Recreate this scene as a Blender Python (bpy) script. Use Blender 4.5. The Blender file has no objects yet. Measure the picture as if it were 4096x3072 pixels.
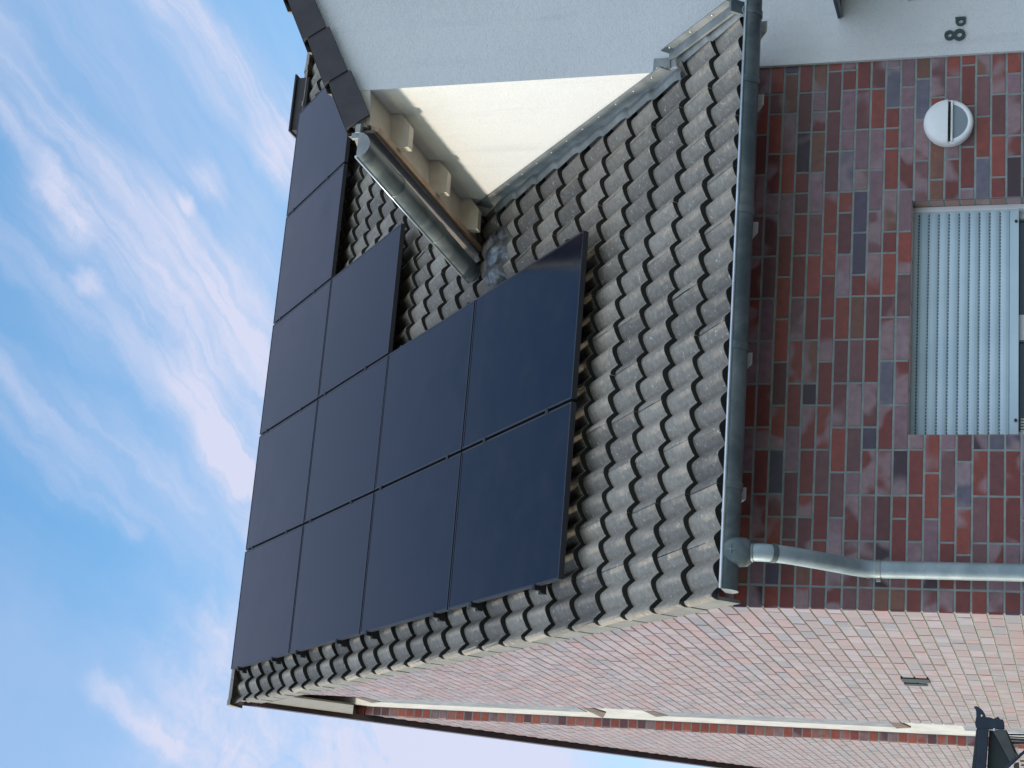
import bpy, bmesh, math, random
from mathutils import Matrix, Vector
S = bpy.context.scene
COL = S.collection
PI = math.pi
R_ = math.radians
random.seed(7)

# ------------------------------------------------------------------ camera
cam_d = bpy.data.cameras.new("camera"); cam = bpy.data.objects.new("camera", cam_d); COL.objects.link(cam)
cam_d.sensor_fit = 'HORIZONTAL'; cam_d.sensor_width = 36.0; cam_d.lens = 36 * 7248.82 / 4096
cam_d.clip_start = 0.05; cam_d.clip_end = 3000
rx = Vector((0.07956339, 0.28994993, -0.95372884))
ry = Vector((0.95763072, -0.28789771, -0.00763695))
rz = rx.cross(ry).normalized(); ry = rz.cross(rx).normalized()
M = Matrix((rx, ry, rz)).transposed().to_4x4(); M.translation = Vector((-1.6507, -9.5946, 1.5551))
cam.matrix_world = M
S.camera = cam

# ------------------------------------------------------------------ light
SUN_EL, SUN_BEHIND = 17.0, 16.5     # sun low on the left, just behind the facade plane
e, a = R_(SUN_EL), R_(SUN_BEHIND)
sun_dir = Vector((-math.cos(e) * math.cos(a), math.cos(e) * math.sin(a), math.sin(e)))
sl = bpy.data.lights.new("sun", 'SUN'); sl.energy = 1.35; sl.angle = R_(4.5); sl.color = (1.0, 0.88, 0.72)   # low sun through thin cirrus
so = bpy.data.objects.new("sun", sl); COL.objects.link(so)
so.rotation_euler = sun_dir.to_track_quat('Z', 'Y').to_euler()
S.view_settings.view_transform = 'Standard'; S.view_settings.look = 'None'
S.view_settings.exposure = 1.30; S.view_settings.gamma = 1.0

W = bpy.data.worlds.new("World"); S.world = W; W.use_nodes = True


class NB:
    """tiny node-graph helper"""
    def __init__(s, tree): s.t = tree; s.n = tree.nodes; s.l = tree.links
    def put(s, sock, v):
        if hasattr(v, 'default_value') or hasattr(v, 'is_linked'): s.l.new(v, sock)
        else: sock.default_value = v
    def m(s, op, a, b=0.0, c=0.0, clamp=False):
        n = s.n.new('ShaderNodeMath'); n.operation = op; n.use_clamp = clamp
        s.put(n.inputs[0], a); s.put(n.inputs[1], b); s.put(n.inputs[2], c); return n.outputs[0]
    def v(s, op, a, b=(0, 0, 0)):
        n = s.n.new('ShaderNodeVectorMath'); n.operation = op
        s.put(n.inputs[0], a); s.put(n.inputs[1], b); return n
    def xyz(s, x, y, z=0.0):
        n = s.n.new('ShaderNodeCombineXYZ'); s.put(n.inputs[0], x); s.put(n.inputs[1], y); s.put(n.inputs[2], z); return n.outputs[0]
    def sep(s, v):
        n = s.n.new('ShaderNodeSeparateXYZ'); s.put(n.inputs[0], v); return n.outputs
    def noise(s, vec, scale, detail=4.0, rough=0.55, dist=0.0):
        n = s.n.new('ShaderNodeTexNoise'); s.put(n.inputs['Vector'], vec); n.inputs['Scale'].default_value = scale
        n.inputs['Detail'].default_value = detail; n.inputs['Roughness'].default_value = rough
        n.inputs['Distortion'].default_value = dist; return n.outputs['Fac']
    def ramp(s, f, stops, mode='LINEAR'):
        n = s.n.new('ShaderNodeValToRGB'); s.put(n.inputs[0], f); cr = n.color_ramp; cr.interpolation = mode
        while len(cr.elements) < len(stops): cr.elements.new(0.5)
        for el, (p, c) in zip(cr.elements, stops):
            el.position = p; el.color = (c, c, c, 1) if isinstance(c, (int, float)) else (*c, 1)
        return n.outputs[0]
    def mix(s, f, a, b, blend='MIX'):
        n = s.n.new('ShaderNodeMix'); n.data_type = 'RGBA'; n.blend_type = blend
        s.put(n.inputs[0], f); s.put(n.inputs[6], a if not isinstance(a, tuple) else (*a, 1)[:4]); s.put(n.inputs[7], b if not isinstance(b, tuple) else (*b, 1)[:4])
        return n.outputs[2]
    def smooth(s, x, a, b):
        n = s.n.new('ShaderNodeMapRange'); n.interpolation_type = 'SMOOTHSTEP'
        s.put(n.inputs[0], x); n.inputs[1].default_value = a; n.inputs[2].default_value = b
        return n.outputs[0]


def build_world():
    b = NB(W.node_tree)
    for n in list(b.n): b.n.remove(n)
    out = b.n.new('ShaderNodeOutputWorld'); bg = b.n.new('ShaderNodeBackground')
    sky = b.n.new('ShaderNodeTexSky'); sky.sky_type = 'NISHITA'; sky.sun_disc = False
    sky.sun_elevation = e; sky.sun_rotation = math.atan2(sun_dir.x, sun_dir.y)
    sky.altitude = 100; sky.air_density = 1.2; sky.dust_density = 0.6; sky.ozone_density = 2.5
    tc = b.n.new('ShaderNodeTexCoord'); d = tc.outputs['Generated']
    x, y, z = b.sep(d)
    zz = b.m('MAXIMUM', z, 0.06)
    u = b.m('DIVIDE', x, zz); v = b.m('DIVIDE', y, zz)           # cloud-layer plane
    # gentle warping of the streaks
    w1 = b.noise(b.xyz(b.m('MULTIPLY', u, 1.6), b.m('MULTIPLY', v, 0.9)), 2.2, 3)
    w2 = b.noise(b.xyz(b.m('MULTIPLY', u, 3), b.m('MULTIPLY', v, 2), 4.2), 6.0, 6, 0.65)
    uw = b.m('ADD', u, b.m('ADD', b.m('MULTIPLY', b.m('SUBTRACT', w1, 0.5), 0.10), b.m('MULTIPLY', b.m('SUBTRACT', w2, 0.5), 0.05)))
    # fine fibres running along the streaks
    du = b.m('ADD', uw, b.m('MULTIPLY', v, 0.25))
    fib = b.noise(b.xyz(b.m('MULTIPLY', du, 22.0), b.m('MULTIPLY', v, 1.3), 1.0), 1.0, 9, 0.58)
    fib2 = b.noise(b.xyz(b.m('MULTIPLY', du, 60.0), b.m('MULTIPLY', v, 5.0), 9.0), 1.0, 6, 0.62)
    puff = b.noise(b.xyz(b.m('MULTIPLY', uw, 22.0), b.m('MULTIPLY', v, 13.0), 3.0), 1.0, 9, 0.68, 0.6)
    fibre = b.m('ADD', b.m('MULTIPLY', fib, 0.78), b.m('MULTIPLY', fib2, 0.22))
    # (u1,v1,u2,v2,width,strength): long cirrus bands
    bands = [(0.79, 1.30, 0.727, 1.485, .024, .75), (0.727, 1.485, 0.698, 1.72, .026, .8), (0.698, 1.72, 0.625, 1.994, .045, .75),
             (0.725, 1.30, 0.651, 1.578, .016, .6), (0.651, 1.578, 0.60, 1.87, .035, .75),
             (0.99, 1.60, 0.965, 1.84, .030, 1.0), (0.965, 1.84, 0.955, 2.02, .045, 1.0),
             (0.595, 1.35, 0.555, 1.62, .018, .5), (0.555, 1.62, 0.53, 1.85, .03, .45),
             (0.440, 1.38, 0.405, 1.60, .012, .6), (0.405, 1.60, 0.378, 1.74, .010, .5),
             (0.470, 1.40, 0.442, 1.62, .022, .5), (0.442, 1.62, 0.44, 1.80, .04, .45),
             (0.560, 1.86, 0.475, 2.05, .035, .9), (0.62, 1.95, 0.55, 2.2, .09, .5),
             (0.185, 1.75, 0.14, 1.90, .012, .6), (0.84, 1.35, 0.80, 1.75, .05, .22)]
    tot = 0.0
    for (u1, v1, u2, v2, wd, st) in bands:
        L2 = (u2 - u1) ** 2 + (v2 - v1) ** 2
        pu = b.m('SUBTRACT', uw, u1); pv = b.m('SUBTRACT', v, v1)
        t = b.m('DIVIDE', b.m('ADD', b.m('MULTIPLY', pu, u2 - u1), b.m('MULTIPLY', pv, v2 - v1)), L2, clamp=True)
        qu = b.m('SUBTRACT', pu, b.m('MULTIPLY', t, u2 - u1)); qv = b.m('MULTIPLY', b.m('SUBTRACT', pv, b.m('MULTIPLY', t, v2 - v1)), 0.35)
        dd = b.m('DIVIDE', b.m('SQRT', b.m('ADD', b.m('MULTIPLY', qu, qu), b.m('MULTIPLY', qv, qv))), wd)
        g = b.m('MULTIPLY', b.smooth(dd, 2.4, 0.0), st)
        tot = b.m('MAXIMUM', tot, g) if tot != 0.0 else g
    cl = b.m('MULTIPLY', tot, b.m('ADD', 0.34, b.m('MULTIPLY', b.smooth(fibre, 0.36, 0.66), 0.66)))
    # torn white puffs
    pf = 0.0
    for (u1, v1, wu, wv, st) in [(0.636, 1.552, .022, .045, .5), (0.585, 1.585, .012, .030, .7), (0.802, 1.81, .020, .045, .7),
                                 (0.748, 1.766, .012, .02, .7), (0.915, 1.975, .04, .06, .7), (0.50, 1.96, .035, .09, .95), (0.66, 1.50, .02, .04, .6),
                                 (0.19, 2.08, .13, .20, 1.1), (0.10, 2.05, .10, .2, .8), (0.29, 2.02, .05, .10, .9), (0.30, 2.9, .40, 0.7, 1.3), (0.05, 2.5, .3, .35, 1.2), (0.62, 1.80, .09, .20, .30), (0.70, 1.95, .10, .10, .35)]:
        ax = b.m('DIVIDE', b.m('SUBTRACT', uw, u1), wu); ay = b.m('DIVIDE', b.m('SUBTRACT', v, v1), wv)
        g = b.m('MULTIPLY', b.smooth(b.m('SQRT', b.m('ADD', b.m('MULTIPLY', ax, ax), b.m('MULTIPLY', ay, ay))), 1.9, 0.0), st)
        pf = b.m('MAXIMUM', pf, g) if pf != 0.0 else g
    pu_ = b.m('MULTIPLY', pf, b.m('MULTIPLY_ADD', 0.7, b.smooth(b.m('ADD', b.m('MULTIPLY', puff, .5), b.m('MULTIPLY', fibre, .5)), 0.30, 0.68), 0.3))
    # thin veil, thicker towards the horizon
    veil = b.m('MULTIPLY', b.smooth(b.noise(b.xyz(b.m('MULTIPLY', du, 3.0), b.m('MULTIPLY', v, 0.9), 7.0), 1.0, 5), 0.35, 0.75), 0.35)
    veil = b.m('ADD', veil, b.m('MULTIPLY', b.smooth(z, 0.50, 0.18), 0.55))
    veil = b.m('ADD', veil, b.m('MULTIPLY', b.smooth(v, 0.40, 0.66), b.m('MULTIPLY', b.smooth(v, 1.25, 0.9), 0.6)))  # unseen cloud overhead, added to brighten reflections in the upper panels
    c = b.m('ADD', b.m('ADD', cl, pu_), b.m('MULTIPLY', veil, 0.8)); c = b.m('MINIMUM', c, 0.93)
    c = b.m('MULTIPLY', c, b.smooth(z, 0.0, 0.05))
    skyc = b.mix(1.0, sky.outputs[0], CFG['skytint'], 'MULTIPLY')
    col = b.mix(c, skyc, CFG['cloud'])
    fill_bank = b.m('MULTIPLY', b.m('MULTIPLY', b.smooth(b.m('MULTIPLY', y, -1.0), -0.05, 0.5), 0.95), b.smooth(z, 0.07, 0.45))     # unseen bright cloud added behind the viewer to fill the shaded front
    col = b.mix(fill_bank, col, CFG['fill_bank'])
    b.l.new(col, bg.inputs[0]); bg.inputs[1].default_value = CFG['sky']
    b.l.new(bg.outputs[0], out.inputs[0])


CFG = dict(sky=0.15, cloud=(1.95, 2.0, 2.48), skytint=(0.56, 0.77, 0.84), fill_bank=(3.1, 3.55, 4.3))
build_world()

# ------------------------------------------------------------------ materials
def mat(name, col=(0.5, 0.5, 0.5), rough=0.6, metal=0.0, spec=0.5, fn=None):
    m = bpy.data.materials.new(name); m.use_nodes = True; b = NB(m.node_tree)
    p = b.n['Principled BSDF']; p.inputs['Base Color'].default_value = (*col, 1); p.inputs['Roughness'].default_value = rough
    p.inputs['Metallic'].default_value = metal; p.inputs['Specular IOR Level'].default_value = spec
    if fn: fn(b, p)
    return m


def obco(b):
    return b.n.new('ShaderNodeTexCoord').outputs['Object']


def bump(b, p, h, dist, strength=1.0):
    n = b.n.new('ShaderNodeBump'); n.inputs['Distance'].default_value = dist; n.inputs['Strength'].default_value = strength
    b.l.new(h, n.inputs['Height']); b.l.new(n.outputs[0], p.inputs['Normal'])


def weather(c1, c2, sc=6.0, bsc=60.0, bd=0.0015, r=None):
    def f(b, p):
        o = obco(b)
        n = b.noise(o, sc, 6, 0.6); b.l.new(b.mix(b.smooth(n, 0.35, 0.65), c1, c2), p.inputs['Base Color'])
        if r: b.l.new(b.ramp(n, [(0.3, r[0]), (0.7, r[1])]), p.inputs['Roughness'])
        bump(b, p, b.noise(o, bsc, 5, 0.6), bd)
    return f


def f_brick(b, p):
    at = b.n.new('ShaderNodeAttribute'); at.attribute_name = 'tint'
    at2 = b.n.new('ShaderNodeAttribute'); at2.attribute_name = 'bloom'
    o = obco(b)
    rnd = b.sep(at2.outputs['Color'])
    off = b.v('ADD', o, b.v('SCALE', at2.outputs['Color']).outputs[0])
    sh = b.v('ADD', o, b.v('MULTIPLY', at2.outputs['Color'], (7.0, 3.0, 5.0)).outputs[0]).outputs[0]
    n1 = b.noise(sh, 5.0, 1, 0.5, 0.3)
    f = b.m('MULTIPLY', b.smooth(n1, 0.46, 0.58), b.m('MULTIPLY', b.m('GREATER_THAN', rnd[1], 0.52), 0.8))
    c = b.mix(f, at.outputs['Color'], (0.27, 0.185, 0.205))
    n2 = b.noise(o, 90.0, 5, 0.7)
    c = b.mix(b.m('MULTIPLY', b.smooth(n2, 0.62, 0.72), 0.5), c, (0.03, 0.012, 0.008))
    n3 = b.noise(sh, 22.0, 4, 0.6)
    c = b.mix(1.0, c, b.ramp(n3, [(0.3, 0.8), (0.7, 1.2)]), 'MULTIPLY')
    b.l.new(c, p.inputs['Base Color'])
    p.inputs['Coat Weight'].default_value = 0.9; p.inputs['Coat Roughness'].default_value = 0.36; p.inputs['Coat IOR'].default_value = 1.35
    p.inputs['Sheen Weight'].default_value = 1.0; p.inputs['Sheen Roughness'].default_value = 0.5; p.inputs['Sheen Tint'].default_value = (1.0, 0.79, 0.68, 1)
    bump(b, p, b.noise(o, 150.0, 5, 0.6), 0.0012)


def f_render(b, p):
    o = obco(b)
    n = b.noise(o, 2.2, 6, 0.6)
    xyz = b.sep(o)
    st = b.noise(b.xyz(b.m('MULTIPLY', xyz[0], 9), b.m('MULTIPLY', xyz[1], 9), b.m('MULTIPLY', xyz[2], .7)), 1.0, 5, 0.6)
    gr = b.noise(o, 75.0, 4, 0.75)
    f = b.m('ADD', b.m('ADD', b.m('MULTIPLY', b.smooth(n, 0.4, 0.75), 0.14), b.m('MULTIPLY', b.smooth(st, 0.52, 0.75), 0.20)), b.m('MULTIPLY', b.smooth(gr, 0.5, 0.68), 0.22))
    b.l.new(b.mix(f, (0.70, 0.71, 0.705), (0.42, 0.43, 0.45)), p.inputs['Base Color'])
    g = b.noise(o, 95.0, 4, 0.7); g2 = b.noise(o, 30.0, 3, 0.6)
    bump(b, p, b.m('ADD', g, b.m('MULTIPLY', g2, 0.8)), 0.005, 1.0)


def f_tile(b, p):
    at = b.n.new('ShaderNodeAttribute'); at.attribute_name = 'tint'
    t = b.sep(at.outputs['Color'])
    o = obco(b)
    c = b.mix(t[0], (0.165, 0.146, 0.122), (0.32, 0.282, 0.230))
    n = b.noise(o, 9.0, 6, 0.65)
    nm = b.noise(b.v('ADD', o, (3, 8, 1)).outputs[0], 26.0, 6, 0.7, 0.8)
    c = b.mix(b.m('MULTIPLY', b.smooth(n, 0.5, 0.75), 0.35), c, (0.36, 0.34, 0.30))
    c = b.mix(1.0, c, b.ramp(nm, [(0.3, 0.74), (0.5, 1.0), (0.72, 1.38)]), 'MULTIPLY')
    n2 = b.noise(o, 42.0, 3, 0.6, 0.4)
    c = b.mix(b.m('MULTIPLY', b.smooth(n2, 0.63, 0.67), 0.8), c, (0.50, 0.48, 0.42))
    n4 = b.noise(b.v('ADD', o, (5, 1, 2)).outputs[0], 30.0, 4, 0.7)
    c = b.mix(b.m('MULTIPLY', b.smooth(n4, 0.70, 0.76), 0.6), c, (0.25, 0.12, 0.05))
    n5 = b.noise(o, 28.0, 3, 0.6)
    c = b.mix(b.m('MULTIPLY', b.smooth(n5, 0.30, 0.22), 0.5), c, (0.02, 0.02, 0.02))
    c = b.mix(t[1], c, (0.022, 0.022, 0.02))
    b.l.new(c, p.inputs['Base Color'])
    b.l.new(b.ramp(nm, [(0.3, 0.72), (0.7, 0.92)]), p.inputs['Roughness'])
    bump(b, p, b.m('ADD', b.noise(o, 240.0, 4, 0.7), b.m('MULTIPLY', nm, 1.2)), 0.0022)


def f_glasspanel(b, p):
    o = obco(b)
    x, y, z = b.sep(o)
    # monocrystalline cells: very faint grid and busbars
    fx = b.m('ABSOLUTE', b.m('SUBTRACT', b.m('FRACT', b.m('DIVIDE', x, 0.1775)), 0.5))
    fy = b.m('ABSOLUTE', b.m('SUBTRACT', b.m('FRACT', b.m('DIVIDE', y, 0.0905)), 0.5))
    g = b.m('MAXIMUM', b.m('GREATER_THAN', fx, 0.491), b.m('GREATER_THAN', fy, 0.485))
    c = b.mix(g, (0.0016, 0.0022, 0.012), (0.001, 0.0015, 0.006))
    b.l.new(c, p.inputs['Base Color'])
    oi = b.n.new('ShaderNodeObjectInfo')
    sh = b.v('ADD', o, b.xyz(b.m('MULTIPLY', oi.outputs['Random'], 30.0), b.m('MULTIPLY', oi.outputs['Random'], 17.0))).outputs[0]
    n = b.noise(sh, 3.0, 5, 0.65)
    dr = b.noise(b.v('MULTIPLY', sh, (22.0, 1.2, 1.0)).outputs[0], 1.0, 4, 0.6)
    dust = b.m('MULTIPLY', b.m('ADD', b.m('MULTIPLY', n, 0.5), b.m('MULTIPLY', dr, 0.5)), b.m('MULTIPLY_ADD', oi.outputs['Random'], 0.02, 0.02))
    c = b.mix(dust, c, (0.35, 0.36, 0.38)); b.l.new(c, p.inputs['Base Color'])
    b.l.new(b.ramp(n, [(0.3, 0.08), (0.7, 0.20)]), p.inputs['Roughness'])


def f_zinc(b, p):
    o = obco(b)
    n = b.noise(o, 4.0, 6, 0.65, 0.5)
    b.l.new(b.mix(b.smooth(n, 0.35, 0.7), (0.090, 0.120, 0.130), (0.195, 0.225, 0.23)), p.inputs['Base Color'])
    b.l.new(b.ramp(n, [(0.3, 0.36), (0.7, 0.58)]), p.inputs['Roughness'])
    bump(b, p, b.noise(o, 25.0, 4, 0.6), 0.0008)


def f_lead(b, p):
    o = obco(b)
    n = b.noise(o, 12.0, 6, 0.7, 0.8)
    b.l.new(b.mix(b.smooth(n, 0.4, 0.65), (0.11, 0.115, 0.12), (0.25, 0.265, 0.28)), p.inputs['Base Color'])
    bump(b, p, b.noise(o, 18.0, 4, 0.6), 0.01)


def f_ground(b, p):
    o = obco(b)
    n = b.noise(o, 1.1, 6, 0.6)
    br = b.n.new('ShaderNodeTexBrick'); b.l.new(o, br.inputs['Vector']); br.inputs['Scale'].default_value = 5.0
    br.inputs['Color1'].default_value = (0.13, 0.12, 0.115, 1); br.inputs['Color2'].default_value = (0.16, 0.15, 0.14, 1); br.inputs['Mortar'].default_value = (0.1, 0.1, 0.09, 1)
    b.l.new(b.mix(b.m('MULTIPLY', n, 0.5), br.outputs[0], (0.11, 0.11, 0.105)), p.inputs['Base Color'])


MT = dict(
    brick=mat('clinker_brick', rough=0.6, spec=0.2, fn=f_brick),
    mortar=mat('mortar', rough=0.9, fn=weather((0.21, 0.25, 0.245), (0.28, 0.32, 0.31), 14, 200, .0015)),
    render=mat('white_render', rough=0.9, spec=0.3, fn=f_render),
    grey_render=mat('grey_render', rough=0.9, fn=weather((0.19, 0.20, 0.22), (0.27, 0.28, 0.30), 9, 120, .003)),
    cream=mat('cream_paint', rough=0.55, fn=weather((0.62, 0.57, 0.48), (0.55, 0.49, 0.40), 8, 60, .001)),
    whitepaint=mat('white_paint', rough=0.5, fn=weather((0.72, 0.71, 0.68), (0.60, 0.59, 0.55), 10, 60, .0008)),
    fascia=mat('shaded_fascia', rough=0.7, fn=weather((0.17, 0.145, 0.12), (0.13, 0.11, 0.095), 8, 60, .001)),  # cream board, its shade behind the gutter put into the brown
    beige=mat('beige_board', rough=0.6, fn=weather((0.22, 0.195, 0.15), (0.18, 0.16, 0.12), 8, 60, .001)),  # colour darkened to stand for the shade under the verge
    wood=mat('bare_timber', rough=0.7, fn=weather((0.46, 0.30, 0.20), (0.55, 0.42, 0.31), 5, 50, .001)),
    brown=mat('dark_timber', rough=0.7, fn=weather((0.09, 0.055, 0.04), (0.15, 0.10, 0.07), 12, 70, .002)),
    soffit=mat('purple_brown_soffit', rough=0.6, fn=weather((0.035, 0.022, 0.028), (0.06, 0.035, 0.04), 8, 60, .001)),
    tile=mat('concrete_tile', rough=0.5, fn=f_tile),
    vtile=mat('verge_side', rough=0.75, fn=weather((0.21, 0.205, 0.185), (0.16, 0.155, 0.14), 6, 120, .0015)),
    dtile=mat('dark_verge_tile', rough=0.75, fn=weather((0.040, 0.036, 0.042), (0.055, 0.05, 0.055), 6, 160, .0015)),
    zinc=mat('zinc', rough=0.5, metal=0.4, fn=f_zinc),
    niche=mat('weathered_white_render', rough=0.9, spec=0.3, fn=weather((0.56, 0.55, 0.52), (0.47, 0.46, 0.44), 6, 90, .004)),
    pipe=mat('weathered_pale_zinc', rough=0.45, metal=0.25, fn=weather((0.25, 0.31, 0.335), (0.36, 0.43, 0.46), 5, 30, .0008)),
    bead=mat('rolled_zinc_edge', rough=0.32, metal=0.7, fn=weather((0.42, 0.46, 0.50), (0.55, 0.60, 0.64), 8, 40, .0003)),
    zincl=mat('pale_zinc', rough=0.5, metal=0.35, fn=weather((0.20, 0.22, 0.22), (0.30, 0.32, 0.315), 6, 30, .0006)),
    lead=mat('lead', rough=0.5, metal=0.6, fn=f_lead),
    glassp=mat('panel_glass', rough=0.12, spec=0.28, fn=f_glasspanel),
    alu=mat('black_aluminium', col=(0.035, 0.037, 0.045), rough=0.35, metal=0.3),
    rail=mat('black_rail', rough=0.5, metal=0.2, fn=weather((0.012, 0.012, 0.014), (0.022, 0.022, 0.025), 9, 40, .0003)),
    screw=mat('steel_screw', col=(0.7, 0.7, 0.7), rough=0.3, metal=0.9),
    lampw=mat('lamp_white', rough=0.35, fn=weather((0.86, 0.87, 0.87), (0.80, 0.81, 0.81), 4, 20, .0002)),
    lampg=mat('lamp_glass', col=(0.20, 0.24, 0.28), rough=0.25, spec=0.7),
    shutter=mat('shutter_slat', rough=0.45, fn=weather((0.47, 0.60, 0.665), (0.53, 0.66, 0.72), 3, 30, .0003)),
    pvc=mat('white_pvc', rough=0.35, fn=weather((0.76, 0.77, 0.77), (0.70, 0.71, 0.71), 4, 30, .0002)),
    glass=mat('window_glass', col=(0.045, 0.10, 0.19), rough=0.04, spec=0.3),  # blue of the reflected sky put into the base colour
    green=mat('dark_green_enamel', rough=0.35, fn=weather((0.012, 0.035, 0.035), (0.02, 0.045, 0.042), 6, 60, .0003)),
    blackm=mat('black_steel', rough=0.35, metal=0.3, fn=weather((0.014, 0.022, 0.04), (0.022, 0.032, 0.055), 10, 60, .0006)),
    greym=mat('dull_grey_steel', rough=0.5, metal=0.3, fn=weather((0.05, 0.055, 0.055), (0.08, 0.085, 0.08), 10, 60, .0006)),
    rubber=mat('dark_rubber', col=(0.02, 0.03, 0.03), rough=0.7),
    ground=mat('paving', rough=0.85, fn=f_ground),
)

# ------------------------------------------------------------------ mesh helpers
class MB:
    def __init__(s): s.v = []; s.f = []; s.sm = []; s.c = {}; s.cc = []
    def face(s, pts, smooth=False, tint=None, bloom=None):
        i = len(s.v); s.v += [tuple(p) for p in pts]; s.f.append(tuple(range(i, i + len(pts)))); s.sm.append(smooth); s.cc.append((tint, bloom))
    def hexa(s, p, **k):   # p: 8 points, bottom 4 ccw, top 4 ccw
        for q in ((3, 2, 1, 0), (4, 5, 6, 7), (0, 1, 5, 4), (1, 2, 6, 5), (2, 3, 7, 6), (3, 0, 4, 7)):
            s.face([p[j] for j in q], **k)
    def box(s, a, b, **k):
        (x0, y0, z0), (x1, y1, z1) = a, b
        s.hexa([(x0, y0, z0), (x1, y0, z0), (x1, y1, z0), (x0, y1, z0), (x0, y0, z1), (x1, y0, z1), (x1, y1, z1), (x0, y1, z1)], **k)
    def prism(s, poly, d, **k):   # poly list of 3d points, extruded by vector d
        n = len(poly); q = [tuple(Vector(p) + Vector(d)) for p in poly]
        s.face(poly, **k); s.face(q[::-1], **k)
        for i in range(n): s.face([poly[i], q[i], q[(i + 1) % n], poly[(i + 1) % n]], **k)
    def grid(s, rows, smooth=True, closed=False, flip=False, tint=None, bloom=None):
        i0 = len(s.v); m = len(rows[0])
        for r in rows: s.v += [tuple(p) for p in r]
        for i in range(len(rows) - 1):
            for j in range(m if closed else m - 1):
                k = (j + 1) % m
                f = (i0 + i * m + j, i0 + i * m + k, i0 + (i + 1) * m + k, i0 + (i + 1) * m + j)
                s.f.append(f[::-1] if flip else f); s.sm.append(smooth); s.cc.append((tint, bloom))
    def tube(s, path, r, n=20, caps=True):
        path = [Vector(p) for p in path]; rs = r if isinstance(r, list) else [r] * len(path)
        rows = []; up = None
        for i, p in enumerate(path):
            t = (path[min(i + 1, len(path) - 1)] - path[max(i - 1, 0)]).normalized()
            if up is None: up = Vector((1, 0, 0)) if abs(t.x) < 0.9 else Vector((0, 1, 0))
            sd = t.cross(up).normalized(); up = sd.cross(t).normalized()
            rows.append([p + (sd * math.cos(2 * PI * j / n) + up * math.sin(2 * PI * j / n)) * rs[i] for j in range(n)])
        s.grid(rows, closed=True)
        if caps: s.face(rows[0]); s.face(rows[-1][::-1])
    def build(s, name, m, parent=None, bevel=0.0, weld=True):
        me = bpy.data.meshes.new(name); me.from_pydata(s.v, [], s.f); me.materials.append(m)
        me.polygons.foreach_set('use_smooth', s.sm)
        if any(c[0] is not None for c in s.cc):
            for nm, ix in (('tint', 0), ('bloom', 1)):
                at = me.color_attributes.new(nm, 'FLOAT_COLOR', 'CORNER'); data = []
                for c, f in zip(s.cc, s.f):
                    q = c[ix] or (0.5, 0.5, 0.5); data += [q[0], q[1], q[2], 1.0] * len(f)
                at.data.foreach_set('color', data)
        bm = bmesh.new(); bm.from_mesh(me)
        if weld: bmesh.ops.remove_doubles(bm, verts=bm.verts, dist=1e-5)
        bmesh.ops.recalc_face_normals(bm, faces=bm.faces); bm.to_mesh(me); bm.free()
        o = bpy.data.objects.new(name, me); COL.objects.link(o)
        if parent is not None:
            o.parent = parent
            base = parent
            off = Vector((0, 0, 0))
            while base is not None: off += base.location; base = base.parent
            if off.length > 0: me.transform(Matrix.Translation(-off))
        if bevel:
            md = o.modifiers.new('bevel', 'BEVEL'); md.width = bevel; md.segments = 2; md.limit_method = 'ANGLE'; md.angle_limit = R_(40)
        return o


def tag(o, label, cat, group=None):
    o['label'] = label; o['category'] = cat
    if group: o['group'] = group
    return o


def thing(name, loc, label, cat, group=None):
    o = bpy.data.objects.new(name, None); COL.objects.link(o); o.location = loc; o.empty_display_size = 0.1
    return tag(o, label, cat, group)


# ------------------------------------------------------------------ roof frame of reference
TH = 0.7365; CS, SN = math.cos(TH), math.sin(TH); Z0 = 3.84
def RP(x, s, h):          # point on the front roof slope: x along the eave, s up the slope, h off the surface
    return Vector((x, s * CS - h * SN, Z0 + s * SN + h * CS))
RIDGE_S = 7.78; RY = RIDGE_S * CS; RZ = Z0 + RIDGE_S * SN
T45 = 0.93
def roof_z(y):            # height of the main roof over y
    return Z0 + y * SN / CS if y < RY else RZ - (y - RY) * T45

# ------------------------------------------------------------------ setting
g = MB(); g.box((-400, -400, -0.3), (400, 400, 0.0)); go = g.build('ground', MT['ground']); go['kind'] = 'structure'

# ------------------------------------------------------------------ brick house
house = thing('brick_house', (0, 0, 0), 'red brick house with dark tiled roof, zinc gutter and half-lowered roller shutter', 'house')

m = MB()
NY0, NY1, NX = 5.15, 6.68, 0.08
YB = 11.4
def gp(y0, y1, top=-0.12):
    ys = [y0] + ([RY] if y0 < RY < y1 else []) + [y1]
    return [(y0, 0.0)] + [(y, roof_z(y) + top) for y in ys] + [(y1, 0.0)]
for y0, y1, x in ((0.32, NY0, 0.004), (NY1, YB, 0.004)):
    m.prism([(x, y, z) for y, z in gp(y0, y1)], (0.296, 0, 0))
m.prism([(0.3, y, z) for y, z in gp(0.32, YB)], (9.0, 0, 0))
WX0, WX1, WZ1, WZ0 = 0.958, 2.312, 2.462, 1.02
XW = 3.185
m.box((0.004, 0.004, 0), (WX0, 0.32, 3.62)); m.box((WX1, 0.004, 0), (XW, 0.32, 3.62)); m.box((WX0, 0.004, WZ1), (WX1, 0.32, 3.62)); m.box((WX0, 0.004, 0), (WX1, 0.32, WZ0))
m.build('masonry', MT['mortar'], house, weld=False)

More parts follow.
